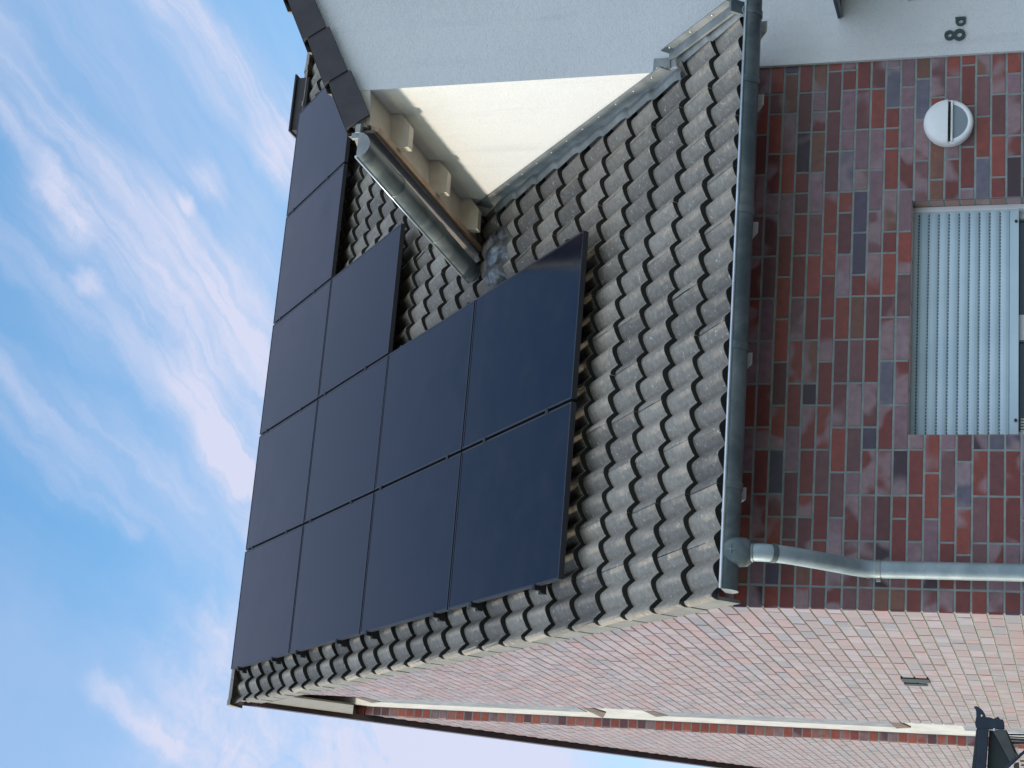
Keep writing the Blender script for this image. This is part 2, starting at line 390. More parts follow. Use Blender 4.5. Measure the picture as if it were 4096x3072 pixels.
PAL = [((0.215, 0.034, 0.030), 28), ((0.30, 0.052, 0.036), 18), ((0.15, 0.040, 0.044), 14), ((0.20, 0.080, 0.090), 14), ((0.27, 0.150, 0.185), 13),
       ((0.042, 0.016, 0.036), 7), ((0.085, 0.065, 0.115), 4), ((0.22, 0.085, 0.055), 7), ((0.15, 0.14, 0.20), 3)]
cols = [c for c, w in PAL for _ in range(w)]
def bcol():
    c = random.choice(cols); k = random.uniform(0.85, 1.15)
    k *= 0.76
    return tuple(min(1, v * k) for v in c), (random.random(), random.random(), random.random())
C_ = 0.0833; J = 0.0115
def brick(mb, P, u0, u1, z0, z1, pr=0.004, own=None):
    """P(u, z, d): d is how far it stands proud; small chamfered face"""
    t, bl = bcol()
    if own: t = own
    ch = 0.0025
    a = [P(u0, z0, -0.004), P(u1, z0, -0.004), P(u1, z1, -0.004), P(u0, z1, -0.004)]
    bq = [P(u0, z0, pr - ch), P(u1, z0, pr - ch), P(u1, z1, pr - ch), P(u0, z1, pr - ch)]
    jt = random.uniform(-0.001, 0.0012)
    cq = [P(u0 + ch, z0 + ch, pr + jt), P(u1 - ch, z0 + ch, pr + jt), P(u1 - ch, z1 - ch, pr + jt), P(u0 + ch, z1 - ch, pr + jt)]
    k = dict(tint=t, bloom=bl)
    for A, B in ((a, bq), (bq, cq)):
        for i in range(4): mb.face([A[i], A[(i + 1) % 4], B[(i + 1) % 4], B[i]], **k)
    mb.face(cq, **k)
def row(mb, P, u0, u1, z0, z1, ph, pr=0.004):
    u = u0 + 0.0; L = 0.25
    off = (ph * L) % L
    first = True
    while u < u1 - 0.03:
        if first and off > 0.03: w = off - J
        else: w = 0.24 if random.random() > 0.10 else 0.115
        first = False
        e2 = min(u + w, u1 - 0.0)
        if u1 - e2 < 0.05: e2 = u1
        brick(mb, P, u, e2, z0 + random.uniform(0, .001), z1, pr); u = e2 + J
mb = MB()
PF = lambda u, z, d: (u, 0.004 - d, z)
Zj0 = 3.2848 + 0.0833 * 4     # a joint centre height
k0 = int(Zj0 / C_)
for i in range(k0 + 1):
    zt = Zj0 - i * C_ - J / 2; zb = zt - C_ + J
    if zb < 0: break
    ph = [0.0, 0.5, 0.25, 0.75][random.randrange(4)] if random.random() < .5 else (0.5 if i % 2 else 0.02)
    brick(mb, PF, 0.0, 0.112, zb, zt)
    if zt < WZ1 + 0.02 and zb > WZ0 - 0.05:
        row(mb, PF, 0.1235, WX0 - 0.002, zb, zt, ph); row(mb, PF, WX1 + 0.002, XW - 0.002, zb, zt, 1 - ph)
    else: row(mb, PF, 0.1235, XW - 0.002, zb, zt, ph)
mb.build('front_brickwork', MT['brick'], house, weld=False)
# reveals of the window
mb = MB()
for i in range(k0 + 1):
    zt = Zj0 - i * C_ - J / 2; zb = zt - C_ + J
    if zt < WZ1 + 0.03 and zb > WZ0 - 0.03:
        brick(mb, lambda u, z, d: (WX1 - d, u, z), 0.008, 0.118, zb, min(zt, WZ1), 0.003)
        brick(mb, lambda u, z, d: (WX0 + d, u, z), 0.008, 0.118, zb, min(zt, WZ1), 0.003)
for j in range(6): brick(mb, lambda u, z, d: (u, z, WZ1 - d), WX0 + j * .25 + .02, min(WX0 + j * .25 + .26, WX1 - .01), 0.008, 0.118, 0.003)
mb.build('reveal_brickwork', MT['brick'], house, weld=False)
mb = MB()
PG = lambda u, z, d: (0.004 - d, u, z)
for i in range(-70, k0 + 1):
    zt = Zj0 - i * C_ - J / 2; zb = zt - C_ + J
    if zb < 0: break
    ph = 0.5 if i % 2 else 0.0
    lim = 0.17
    yl = max(0.0, (zt + lim - Z0) * CS / SN); yr = YB if zt + lim < roof_z(YB) else RY + (RZ - zt - lim) / T45
    if yl < NY0: row(mb, PG, yl, min(NY0, yr), zb, zt, ph, .009)
    if yr > NY1: row(mb, PG, max(NY1, yl), yr, zb, zt, 0.5 - ph, .009)
mb.build('gable_brickwork', MT['brick'], house, weld=False)
# deep niche in the gable: red brick return and white render back
mb = MB()
for i in range(-70, k0 + 1):
    zt = Zj0 - i * C_ - J / 2; zb = zt - C_ + J
    if zb < 0: break
    if zt < 8.22: brick(mb, lambda u, z, d: (u, NY1 - d, z), 0.0, NX - 0.003, zb, zt, 0.003, random.choice([(.36, .075, .05), (.42, .10, .065), (.30, .06, .045), (.36, .13, .10), (.14, .05, .06)]))
mb.build('niche_brickwork', MT['brick'], house, weld=False)
m = MB(); m.prism([(NX, y, z) for y, z in gp(NY0, NY1)], (0.215, 0, 0)); nb = m.build('niche_render', MT['niche'], house)
m = MB()
for z0, z1 in ((5.80, 7.80), (3.06, 5.10), (0.0, 2.52)): m.box((NX - 0.008, 5.3, z0), (NX - 0.001, 6.20, z1))
m.build('grey_band', MT['grey_render'], house)
for z0 in (5.63, 7.77, 5.07, 2.98):
    m = MB(); m.prism([(NX - .012, 5.60, z0 + .07), (NX - .012, 6.14, z0 - .02), (NX - .012, 6.55 if z0 in (5.63,) else 6.25, z0 + .11), (NX - .012, 5.8, z0 + .13)], (0.012, 0, 0))
    m.build('timber_cleat', MT['brown'], house)
m = MB(); m.prism([(-0.012, 6.05, 8.90), (-0.012, 5.35, 8.28), (-0.012, 5.773, 7.865), (-0.012, 6.63, 8.217)], (0.016, 0, 0)); m.build('beige_board', MT['beige'], house)
# vent slots in the gable
for y0, z0, z1, dy in ((2.60, 2.53, 2.71, .085), (2.80, 2.56, 2.71, .045)):
    m = MB(); m.box((-0.013, y0 - dy, z0), (0.006, y0 + dy, z1)); m.build('vent_slot', MT['rubber'], house)

# roof structure
m = MB()
def slab(mb, x0, x1, s0, s1, h0, h1):
    mb.hexa([RP(x0, s0, h0), RP(x1, s0, h0), RP(x1, s1, h0), RP(x0, s1, h0), RP(x0, s0, h1), RP(x1, s0, h1), RP(x1, s1, h1), RP(x0, s1, h1)])
slab(m, 0.0, 3.18, -0.60, 0.3, -0.085, -0.060); slab(m, 0.0, 3.18, 0.3, RIDGE_S - .02, -0.085, -0.060)
slab(m, 3.18, 9.2, 4.0, RIDGE_S - .02, -0.085, -0.060)
m.build('roof_boarding', MT['brown'], house, weld=False)
for xc in (3.226, 2.773, 2.010, 1.260, 0.520):
    m = MB(); w = 0.034
    m.prism([(xc - w, -0.43, 3.238), (xc - w, -0.43, 3.365), (xc - w, -0.02 if xc > 3.2 else 0.0, 3.74), (xc - w, -0.02 if xc > 3.2 else 0.0, 3.455)], (2 * w, 0, 0))
    m.build('rafter_end', MT['whitepaint'], house, bevel=0.003)

# tiles
PT = 0.149; CP = 0.3235; TW = 2 * PT; X_0 = -0.053
def prof(x):
    t = ((x + 0.042) / PT) % 1.0            # each roll climbs gently and drops quickly on its right
    q = 0.5 + 0.5 * math.cos(PI * (t / 0.37 if t < 0.37 else (1 - t) / 0.63))
    gv = max(0.0, 1 - abs(t - 0.40) / 0.07)      # narrow groove between the rolls
    return -0.036 + 0.039 * q ** 0.72 - 0.009 * gv * gv * (3 - 2 * gv)
def wing_z(x):
    xr = 5.2; return 5.95 + 0.58 * (min(x, 2 * xr - x) - 3.0)
m = MB(); NSEG = 12
ncol = 31
for k in range(26):
    sb = -0.722 + CP * k
    for i in range(ncol):
        x0 = X_0 + TW * i; x1 = x0 + TW
        if x0 > 9.2: break
        if x0 > 3.19:
            y = (sb + .4) * CS
            if roof_z(y) < wing_z(x0 + .15) - 0.35: continue
        elif x1 > 3.2:
            x1 = 3.285 if sb < 0.0 else 3.22
        if sb + CP * 0.5 > RIDGE_S: continue
        jx, js, jh = random.uniform(-.002, .002), random.uniform(-.006, .006), random.uniform(-.002, .0035)
        n = max(2, int(round(40 * (x1 - x0) / TW)))
        ln = min(0.40, RIDGE_S - sb)
        t = (random.random(), 0, 0)
        def row_(s, dh):
            return [RP(x0 + 0.001 + (x1 - x0 - 0.002) * j / n + jx, sb + s + js, prof(x0 + (x1 - x0) * j / n) + dh + jh) for j in range(n + 1)]
        top = [row_(0.006, 0.0235), row_(0.10, 0.0235 - .0115), row_(ln, 0.0235 - 0.116 * ln)]
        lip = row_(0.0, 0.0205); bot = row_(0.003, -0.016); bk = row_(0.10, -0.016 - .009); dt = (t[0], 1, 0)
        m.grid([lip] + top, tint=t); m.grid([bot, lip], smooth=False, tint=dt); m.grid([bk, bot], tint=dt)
        m.face([lip[0], top[0][0], top[1][0], bk[0], bot[0]], tint=t); m.face([lip[-1], top[0][-1], top[1][-1], bk[-1], bot[-1]], tint=t)
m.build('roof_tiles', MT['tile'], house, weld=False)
# rear slope, simple corrugation
m = MB()
rows = []
for k in range(24):
    for dd, dh in ((0.0, 0.015), (0.3, -0.015)):
        dist = 0.05 + k * 0.33 + dd
        rows.append([(X_0 + PT / 6 * j, RY + dist * .707 + dh * .3, RZ - dist * .658 + .035 + prof(X_0 + PT / 6 * j) * .8 + dh) for j in range(int(9.3 / PT * 6))])
m.grid(rows, tint=(.5, 0, 0)); m.build('rear_roof_tiles', MT['tile'], house, weld=False)
# verge tiles on the gable: side flaps, one per course
XV = -0.055
m = MB(); sm_ = MB()
for k in range(25):
    sb = -0.722 + CP * k + random.uniform(-.004, .004)
    se = sb + CP + 0.03
    if sb > RIDGE_S - .1: break
    xo = XV - 0.004 - random.uniform(0, .002)
    a_ = [RP(xo, sb + .004, -0.012), RP(xo, sb + .012, -0.16), RP(xo + .004, se, -0.162), RP(xo + .004, se, -0.045)]
    m.prism(a_, (0.018, 0, 0))
    # rounded dark shoulder joining the flap and the first roll
    rws = []
    for s_, dh in ((0.0, 0.006), (0.02, 0.010), (CP + .03, -0.022)):
        rws.append([RP(xo - .003 + 0.028 * (1 - math.cos(q)), sb + s_, -0.022 + 0.040 * math.sin(q) + dh) for q in [PI / 2 * j / 6 for j in range(7)]])
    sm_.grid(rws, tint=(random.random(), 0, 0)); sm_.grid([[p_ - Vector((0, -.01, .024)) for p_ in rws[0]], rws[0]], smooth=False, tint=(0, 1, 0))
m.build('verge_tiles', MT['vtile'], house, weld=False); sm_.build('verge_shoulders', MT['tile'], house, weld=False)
# dark soffit of the rear verge
m = MB()
y0, y1 = RY - .15, YB + .3
m.hexa([(-0.055, y0 + .25, roof_z(y0 + .25) - .11), (-0.002, y0 + .25, roof_z(y0 + .25) - .11), (-0.002, y1, roof_z(y1) - .14), (-0.055, y1, roof_z(y1) - .14),
        (-0.055, y0 + .25, roof_z(y0 + .25) + .02), (-0.002, y0 + .25, roof_z(y0 + .25) + .02), (-0.002, y1, roof_z(y1) + .02), (-0.055, y1, roof_z(y1) + .02)])
m.build('rear_verge_board', MT['soffit'], house)
# ridge caps
m = MB()
x = -0.075; 
while x < 9.2:
    L = 0.40; r0, r1 = 0.125, 0.117
    rws = []
    for dx, r in ((0, r0), (0.05, r0), (0.052, r0 - .006), (L + .02, r1)):
        rws.append([(x + dx, RY + 0.02 + r * 1.15 * math.cos(q), RZ - 0.082 + r * math.sin(q)) for q in [R_(22) + R_(136) * j / 14 for j in range(15)]])
    t = (random.random(), 0, 0)
    m.grid(rws, tint=t); m.face(rws[0], tint=t)
    x += L
m.build('ridge_tiles', MT['tile'], house, weld=False)
m = MB(); m.box((5.66, RY - .10, RZ - .06), (6.24, RY + .14, RZ + .066)); m.box((5.64, RY - .13, RZ + .066), (6.27, RY + .16, RZ + .086))
m.build('ridge_hatch', MT['dtile'], house, bevel=.006)

# flashings against the white wing
m = MB()
slab(m, XW - .012, XW - .002, -0.02, 2.64, 0.02, 0.135)
for k in range(-0, 9):
    sb = -0.722 + CP * (k + 2) + .02
    if sb > 2.4: break
    rws = []
    for s_, dh in ((0.0, .020), (0.03, .024), (CP + .02, -.004)):
        rws.append([RP(3.105 + 0.075 * j / 8, sb + s_, 0.014 + dh + 0.014 * math.sin(PI * j / 8) + (0.035 if j == 8 else 0)) for j in range(9)])
    m.grid(rws); low = [q - Vector((0, 0, .03)) for q in rws[0]]; m.grid([low, rws[0]], smooth=False)
fl1 = m.build('wall_flashing', MT['zincl'], house, weld=False)
m = MB()
slab(m, 3.293, 3.300, -0.74, 0.0, -0.03, 0.125)
for sb in (-0.75, -0.40):
    rws = []
    for s_, dh in ((0.0, .022), (CP + .06, -.004)):
        rws.append([RP(3.215 + 0.08 * j / 8, sb + s_, 0.012 + dh + 0.022 * math.sin(PI * j / 8)) for j in range(9)])
    m.grid(rws); low = [q - Vector((0, 0, .03)) for q in rws[0]]; m.grid([low, rws[0]], smooth=False)
slab(m, 3.235, 3.293, -0.74, -0.02, 0.062, 0.078)
m.box((3.172, -0.032, 3.885), (3.272, -0.021, 3.985))
fl2 = m.build('eave_flashing', MT['zincl'], house, weld=False)
m = MB(); slab(m, 3.225, 3.303, -0.765, -0.745, 0.02, 0.11); m.build('flashing_end_plate', MT['zinc'], house)
m = MB()
def dome(mb, c, nrm, r):
    nrm = Vector(nrm).normalized(); t1 = nrm.orthogonal().normalized(); t2 = nrm.cross(t1); c = Vector(c)
    rws = [[c + (t1 * math.cos(2 * PI * j / 8) + t2 * math.sin(2 * PI * j / 8)) * r * math.cos(q) + nrm * r * .7 * math.sin(q) for j in range(8)] for q in (0, .6, 1.1, 1.5)]
    mb.grid(rws, closed=True)
def screws(pts, parent):
    for c, nrm, r in pts:
        mm = MB(); dome(mm, c, nrm, r); mm.build('screw', MT['screw'], parent)
screws([(RP(XW - .013, 0.12 + i * .225, 0.11), (-1, 0, 0), .008) for i in range(11)], fl1)
screws([(RP(3.292, -0.55 + i * .24, 0.105), (-1, 0, 0), .008) for i in range(3)] + [((3.205, -0.033, z), (0, -1, 0), .009) for z in (3.91, 3.96)], fl2)
# crumpled lead where the wing gutter meets the main roof
m = MB(); rnd = random.Random(3); NX_, NS_ = 26, 18
hh = [[rnd.uniform(0, 1) for _ in range(NX_ + 1)] for _ in range(NS_ + 1)]
rws = []
for i in range(NS_ + 1):
    r = []
    for j in range(NX_ + 1):
        u_ = j / NX_; w_ = i / NS_
        x = 2.55 + 0.40 * u_ + 0.02 * math.sin(9 * w_); s_ = 2.31 + 0.30 * w_ + 0.03 * math.sin(7 * u_)
        bulge = 0.05 * math.sin(PI * u_) ** .6 * math.sin(PI * w_) ** .6 * (0.6 + 0.8 * abs(math.sin(5 * u_ + 3 * w_)))
        edge = 0 if 0 < i < NS_ and 0 < j < NX_ else -0.015
        r.append(RP(x, s_, prof(x) * .7 + 0.018 + bulge + edge + 0.010 * (hh[i][j] - .5)))
    rws.append(r)
m.grid(rws); o = m.build('lead_apron', MT['lead'], house, weld=False)

# main gutter
def gutter(name, p0, p1, r, house_side, parent, mt, joints, caps=True):
    """half-round gutter from p0 to p1 (centre of the rim line); house_side = unit vector towards the wall"""
    p0, p1 = Vector(p0), Vector(p1); ax = (p1 - p0).normalized(); hs = Vector(house_side); up = Vector((0, 0, 1))
    m = MB(); N = 18
    def sec(p, rr): return [p + hs * (-math.cos(q)) * rr - up * math.sin(q) * rr for q in [PI * j / N for j in range(N + 1)]]
    m.grid([sec(p0, r), sec(p1, r)]); m.grid([sec(p0, r - .002), sec(p1, r - .002)], flip=True)
    o = m.build(name, mt, parent, weld=False)
    m = MB(); m.tube([p0 - hs * (r + .002) + up * .004, p1 - hs * (r + .002) + up * .004], 0.009, 10); m.build('rolled_bead', MT['bead'], o)
    for t in joints:
        m = MB(); c = p0 + ax * t
        m.grid([sec(c - ax * .02, r + .003), sec(c - ax * .018, r + .005), sec(c + ax * .018, r + .005), sec(c + ax * .02, r + .003)])
        m.build('gutter_joint', MT['zincl'] if random.random() < .3 else mt, o, weld=False)
    if caps:
        for p, d in ((p0, -1), (p1, 1)):
            m = MB(); c = p + ax * d * .001
            ps = sec(c, r + .003); m.prism(ps, ax * d * .003)
            m.build('end_cap', MT['zincl'], o)
    return o
gut = gutter('gutter', (-0.015, -0.54, 3.312), (3.39, -0.54, 3.326), 0.072, (0, 1, 0), house, MT['zinc'], (0.545, 1.30, 2.07, 2.84, 3.26))
# downpipe with funnel outlet
px = 0.186
m = MB()
def ring(z, wx, wy, n=24, y=-0.54, e_=2.6):
    r = []
    for j in range(n):
        q = 2 * PI * j / n; c, s_ = math.cos(q), math.sin(q)
        r.append((px + wx * abs(c) ** (2 / e_) * (1 if c > 0 else -1), y + wy * abs(s_) ** (2 / e_) * (1 if s_ > 0 else -1), z))
    return r
m.grid([ring(3.325, .078, .074), ring(3.26, .078, .078), ring(3.20, .072, .07), ring(3.178, .055, .055, e_=2.1)], closed=True)
m.build('outlet_funnel', MT['zinc'], gut)
m = MB()
for q in range(4):
    aa = q * PI / 2
    dx, dz = math.cos(aa), math.sin(aa); nx_, nz_ = -dz, dx
    c = Vector((px, -0.621, 3.268))
    m.face([c + Vector((0, -.006, 0)), c + Vector((nx_ * .005, 0, nz_ * .005)) * 1, c + Vector((dx * .032, 0, dz * .032))])
    m.face([c + Vector((0, -.006, 0)), c - Vector((nx_ * .005, 0, nz_ * .005)) * 1, c + Vector((dx * .032, 0, dz * .032))])
m.build('stamped_star', MT['zincl'], gut, weld=False)
m = MB()
path = [(px, -0.54, 3.20), (px, -0.54, 3.12), (px + .001, -0.525, 3.07), (px + .003, -0.46, 2.985), (px + .006, -0.36, 2.89), (px + .009, -0.25, 2.79), (px + .011, -0.16, 2.71), (px + .012, -0.115, 2.66), (px + .012, -0.10, 2.60), (px + .012, -0.10, 1.5), (px + .012, -0.10, 0.0)]
m.tube(path, 0.046, 24, caps=False)
dp = m.build('downpipe', MT['pipe'], house)
for pth, rr in (([(px + .001, -0.532, 3.085), (px + .002, -0.515, 3.06)], .0495), ([(px, -.54, 3.19), (px, -.54, 3.165)], .051), ([(px + .012, -.10, 2.645), (px + .012, -.10, 2.625)], .0485)):
    m = MB(); m.tube(pth, rr, 24, False); m.build('pipe_collar', MT['zinc'], dp, weld=False)
m = MB(); m.tube([(px + .012, -0.10, 2.595), (px + .012, -0.10, 2.572)], 0.0505, 24, False); m.box((px - .052, -.112, 2.572), (px - .034, -.088, 2.595)); m.box((px + .002, -.06, 2.576), (px + .022, 0.0, 2.591)); m.build('pipe_clamp', MT['zincl'], dp, weld=False)

# window with roller shutter
win = bpy.data.objects.new('window', None); COL.objects.link(win); win.parent = house
YF = 0.165
m = MB()
m.box((WX0 + .004, YF, WZ0), (WX0 + .06, YF + .07, WZ1)); m.box((WX1 - .065, YF, WZ0), (WX1 - .004, YF + .07, WZ1)); m.box((WX0 + .06, YF, WZ1 - .06), (WX1 - .065, YF + .07, WZ1)); m.box((WX0 + .06, YF, WZ0), (WX1 - .065, YF + .07, WZ0 + .06))
m.box((1.535, YF - .004, WZ0 + .06), (1.68, YF + .07, WZ1 - .06))
m.build('frame', MT['pvc'], win, bevel=.003, weld=False)
m = MB(); m.box((WX0 + .06, YF + .03, WZ0 + .06), (1.535, YF + .04, WZ1 - .06)); m.box((1.68, YF + .03, WZ0 + .06), (WX1 - .065, YF + .04, WZ1 - .06)); m.build('pane', MT['glass'], win, weld=False)
m = MB()
for i in range(7): m.box((0.99 + i * .016, YF + .012, 1.70), (1.0 + i * .016, YF + .028, 1.878))
m.build('ventilation_grille', MT['pvc'], win)
m = MB(); m.box((WX0 + .004, 0.10, WZ0), (WX0 + .026, 0.16, WZ1)); m.build('guide_rail', MT['pvc'], win, bevel=.003)
m = MB(); m.box((WX1 - .032, 0.095, WZ0), (WX1 - .004, 0.16, WZ1)); m.build('guide_rail', MT['pvc'], win, bevel=.003)
m = MB(); zb = 1.887; SL = 0.0553
prof_s = [(0.0, 0.006), (0.006, -0.001), (0.02, -0.006), (0.034, -0.006), (0.046, -0.001), (0.050, 0.006)]
z = zb + 0.048
rws = []
while z < WZ1 - .002:
    rws = [[(WX0 + .02, 0.125 + d, min(z + t, WZ1)), (WX1 - .03, 0.125 + d, min(z + t, WZ1))] for t, d in prof_s]
    m.grid(rws, smooth=False)
    rws = [[(WX0 + .02, 0.125 + 0.006, min(z + .050, WZ1)), (WX1 - .03, 0.125 + 0.006, min(z + .050, WZ1))], [(WX0 + .02, 0.131, min(z + SL, WZ1)), (WX1 - .03, 0.131, min(z + SL, WZ1))]]
    m.grid(rws, smooth=False)
    z += SL
m.box((WX0 + .02, 0.134, zb + .03), (WX1 - .03, 0.14, WZ1))
sh = m.build('roller_shutter', MT['shutter'], win, weld=False)
m = MB(); m.box((WX0 + .02, 0.118, zb), (WX1 - .03, 0.142, zb + .047)); m.build('bottom_bar', MT['shutter'], sh, bevel=.002)
for x in (WX0 + .11, WX1 - .10):
    m = MB(); m.tube([(x, 0.120, zb + .015), (x, 0.108, zb + .015)], .008, 12); m.build('stop_knob', MT['rubber'], sh)
zz_ = zb + 0.048 + SL - 0.0028
m = MB()
while zz_ < WZ1 - .02:
    for i in range(66): m.box((WX0 + .035 + i * .0195, 0.1295, zz_ - .0026), (WX0 + .0475 + i * .0195, 0.1312, zz_ + .0026))
    zz_ += SL
m.build('light_slots', MT['rubber'], sh, weld=False)
m = MB(); m.box((WX0 - .02, -0.03, WZ0 - .04), (WX1 + .02, 0.16, WZ0)); m.build('sill', MT['zincl'], win)

# ------------------------------------------------------------------ white rendered house (projecting wing)
wh = thing('white_house', (0, 0, 0), 'white rendered house on the right with small gabled roof and dark verge tiles', 'house')
XR = 5.2; XE = 2 * XR - XW; YFR = -0.02
def under(x): return wing_z(x) - 0.13
DX0, DZ1 = 3.545, 2.505
m = MB()
m.prism([(XW, YFR, 0), (XW, YFR, under(XW)), (XW, YFR, under(XW))][:1] + [(DX0, YFR, 0), (DX0, YFR, DZ1), (4.65, YFR, DZ1), (4.65, YFR, 0), (XE, YFR, 0), (XE, YFR, under(XE)), (XR, YFR, under(XR)), (XW, YFR, under(XW))], (0, 0.30, 0))
m.prism([(XW, 0.28, 0), (XE, 0.28, 0), (XE, 0.28, under(XE)), (XR, 0.28, under(XR)), (XW, 0.28, under(XW))], (0, 3.6, 0))
m.build('wall', MT['render'], wh, weld=False)
m = MB()
for sx in (1, -1):
    X = lambda x: x if sx == 1 else 2 * XR - x
    m.hexa([(X(2.93), -0.03, wing_z(2.93) - .12), (X(XR), -0.03, wing_z(XR) - .12), (X(XR), 4.2, wing_z(XR) - .12), (X(2.93), 4.2, wing_z(2.93) - .12),
            (X(2.93), -0.03, wing_z(2.93) - .02), (X(XR), -0.03, wing_z(XR) - .02), (X(XR), 4.2, wing_z(XR) - .02), (X(2.93), 4.2, wing_z(2.93) - .02)])
m.build('roof_boarding', MT['cream'], wh, weld=False)
m = MB()
ln = math.hypot(1, .58); 
for sx in (1, -1):
    for k in range(8):
        for i in range(14):
            xa = 2.86 + k * .30; y0 = -0.05 + i * .3
            n = 12
            X = lambda x: x if sx == 1 else 2 * XR - x
            if xa > XR - .02: continue
            r0 = [(X(xa), y0 + .3 * j / n, wing_z(xa) + .016 + .016 * math.cos(4 * PI * j / n)) for j in range(n + 1)]
            rl = [(p_[0], p_[1], p_[2] - .028) for p_ in r0]
            xb = min(xa + .34, XR)
            r1 = [(X(xb), y0 + .3 * j / n, wing_z(xb) - .014 + .016 * math.cos(4 * PI * j / n)) for j in range(n + 1)]
            m.grid([rl, r0, r1], tint=(random.random(), 0, 0))
m.build('roof_tiles', MT['tile'], wh, weld=False)
# verge tiles (front edge), each with a deep dark side face
dxs = math.cos(math.atan(.58)); dzs = math.sin(math.atan(.58))
def VP(t, n_, y): return (2.925 + t * dxs - n_ * dzs, y, wing_z(2.925) + t * dzs + n_ * dxs)
t = -0.02; k = 0
while 2.925 + t * dxs < XR:
    L = 0.362
    m = MB(); st = 0.010
    # side face with step at the lower end
    y0, y1 = -0.082, -0.060
    m.hexa([VP(t, -.155, y0), VP(t + L, -.172, y0 + .010), VP(t + L, -.172, y1 + .01), VP(t, -.155, y1), VP(t, .004 + st, y0), VP(t + L, -.012, y0 + .010), VP(t + L, -.012, y1 + .01), VP(t, .004 + st, y1)])
    m.hexa([VP(t, -.006 + st, y1), VP(t + L + .03, -.03, y1), VP(t + L + .03, -.03, 0.10), VP(t, -.006 + st, 0.10), VP(t, .010 + st, y1 - .004), VP(t + L + .03, -.012, y1 - .004), VP(t + L + .03, -.012, .10), VP(t, .010 + st, .10)])
    m.build('verge_tile', MT['dtile'], wh, bevel=.004, weld=False)
    t += L + 0.004
m = MB(); m.hexa([VP(-.0, -.15, -.058), VP(2.7, -.15, -.058), VP(2.7, -.15, -.03), VP(0, -.15, -.03), VP(0, -.02, -.058), VP(2.7, -.02, -.058), VP(2.7, -.02, -.03), VP(0, -.02, -.03)]); m.build('verge_board', MT['cream'], wh)
# little zinc drip edge bits at the foot of the verge
m = MB(); m.box((2.875, -0.07, 5.815), (2.935, 0.0, 5.85)); m.box((2.845, -.05, 5.80), (2.885, -.02, 5.88)); m.build('drip_edge', MT['zincl'], wh, bevel=.003)
gutter('gutter', (2.785, -0.085, 5.815), (2.745, 2.10, 5.800), 0.078, (1, 0, 0), wh, MT['zinc'], (0.63, 1.42, 2.12))
m = MB(); m.box((2.885, -0.03, 5.742), (2.905, 2.2, 5.86)); m.build('fascia', MT['fascia'], wh)
m = MB(); m.box((2.906, 0.0, 5.725), (2.945, 2.1, 5.775)); m.build('eave_lath', MT['wood'], wh)
for yc in (0.37, 1.12, 1.80):
    m = MB()
    m.prism([(2.947, yc - .035, 5.650), (2.947, yc - .035, 5.80), (XW - .003, yc - .035, 5.88), (XW - .003, yc - .035, 5.72), (3.10, yc - .035, 5.654)], (0, 0.07, 0)); m.build('rafter_end', MT['cream'], wh, bevel=.003)
m = MB(); m.prism([(2.946, -0.02, 5.775), (2.946, -0.02, 5.80), (XW - .002, -0.02, 5.90), (XW - .002, -0.02, 5.80), (3.1, -.02, 5.79)], (0, 2.3, 0)); m.build('soffit', MT['cream'], wh)
# door and transom, mostly outside the picture
door = bpy.data.objects.new('door', None); COL.objects.link(door); door.parent = wh
m = MB(); m.box((DX0, 0.08, 0), (DX0 + .07, 0.15, DZ1)); m.box((4.58, 0.08, 0), (4.65, 0.15, DZ1)); m.box((DX0 + .07, 0.08, 2.415), (4.58, 0.15, DZ1)); m.build('frame', MT['cream'], door, weld=False)
m = MB(); m.box((DX0 + .07, 0.10, 0.02), (4.58, 0.14, 2.415)); m.build('leaf', MT['pvc'], door)
m = MB(); m.box((DX0 + .2, 0.085, 1.2), (4.45, 0.10, 2.2)); m.build('pane', MT['glass'], door)
m = MB(); m.tube([(4.45, .06, 1.05), (4.30, .06, 1.05)], .01, 10); m.build('handle', MT['screw'], door)

# canopy over the door
dc = thing('door_canopy', (3.46, -0.02, 2.6), 'dark thin door canopy projecting from the white wall above the number', 'canopy')
m = MB(); m.box((3.462, -0.95, 2.885), (4.8, -0.021, 2.902)); m.build('canopy_sheet', MT['blackm'], dc)
m = MB(); m.prism([(3.466, -.021, 2.884), (3.466, -.93, 2.884), (3.466, -.93, 2.862), (3.466, -.021, 2.872)], (.012, 0, 0)); m.build('support_arm', MT['zinc'], dc, weld=False)
m = MB(); m.box((3.60, -0.12, 2.865), (3.66, -0.021, 2.884)); m.build('wall_mount', MT['blackm'], dc)

# house number 8a: flat enamelled figures
def annulus(mb, cx, cz, ro, ri, y0, y1, sx=1.0, a0=0, a1=2 * PI, N=28):
    outer = [(cx + sx * ro * math.cos(a0 + (a1 - a0) * j / N), cz + ro * math.sin(a0 + (a1 - a0) * j / N)) for j in range(N + 1)]
    inner = [(cx + sx * ri * math.cos(a0 + (a1 - a0) * j / N), cz + ri * math.sin(a0 + (a1 - a0) * j / N)) for j in range(N + 1)]
    mb.grid([[(x, y0, z) for x, z in outer], [(x, y0, z) for x, z in inner], [(x, y1, z) for x, z in inner], [(x, y1, z) for x, z in outer], [(x, y0, z) for x, z in outer]], smooth=False)
hn = thing('house_number', (3.34, -0.02, 2.177), 'dark green number 8a fixed to the white wall', 'house number')
m = MB(); annulus(m, 3.304, 2.2115, .0345, .0155, -.032, -.021, sx=1.03); annulus(m, 3.304, 2.2655, .0290, .0125, -.0325, -.0215, sx=1.05); m.build('figure_eight', MT['green'], hn, weld=False)
m = MB(); annulus(m, 3.386, 2.205, .0285, .0145, -.032, -.021, sx=.88); m.box((3.400, -.0325, 2.177), (3.415, -.0215, 2.234)); m.build('letter_a', MT['green'], hn, weld=False)

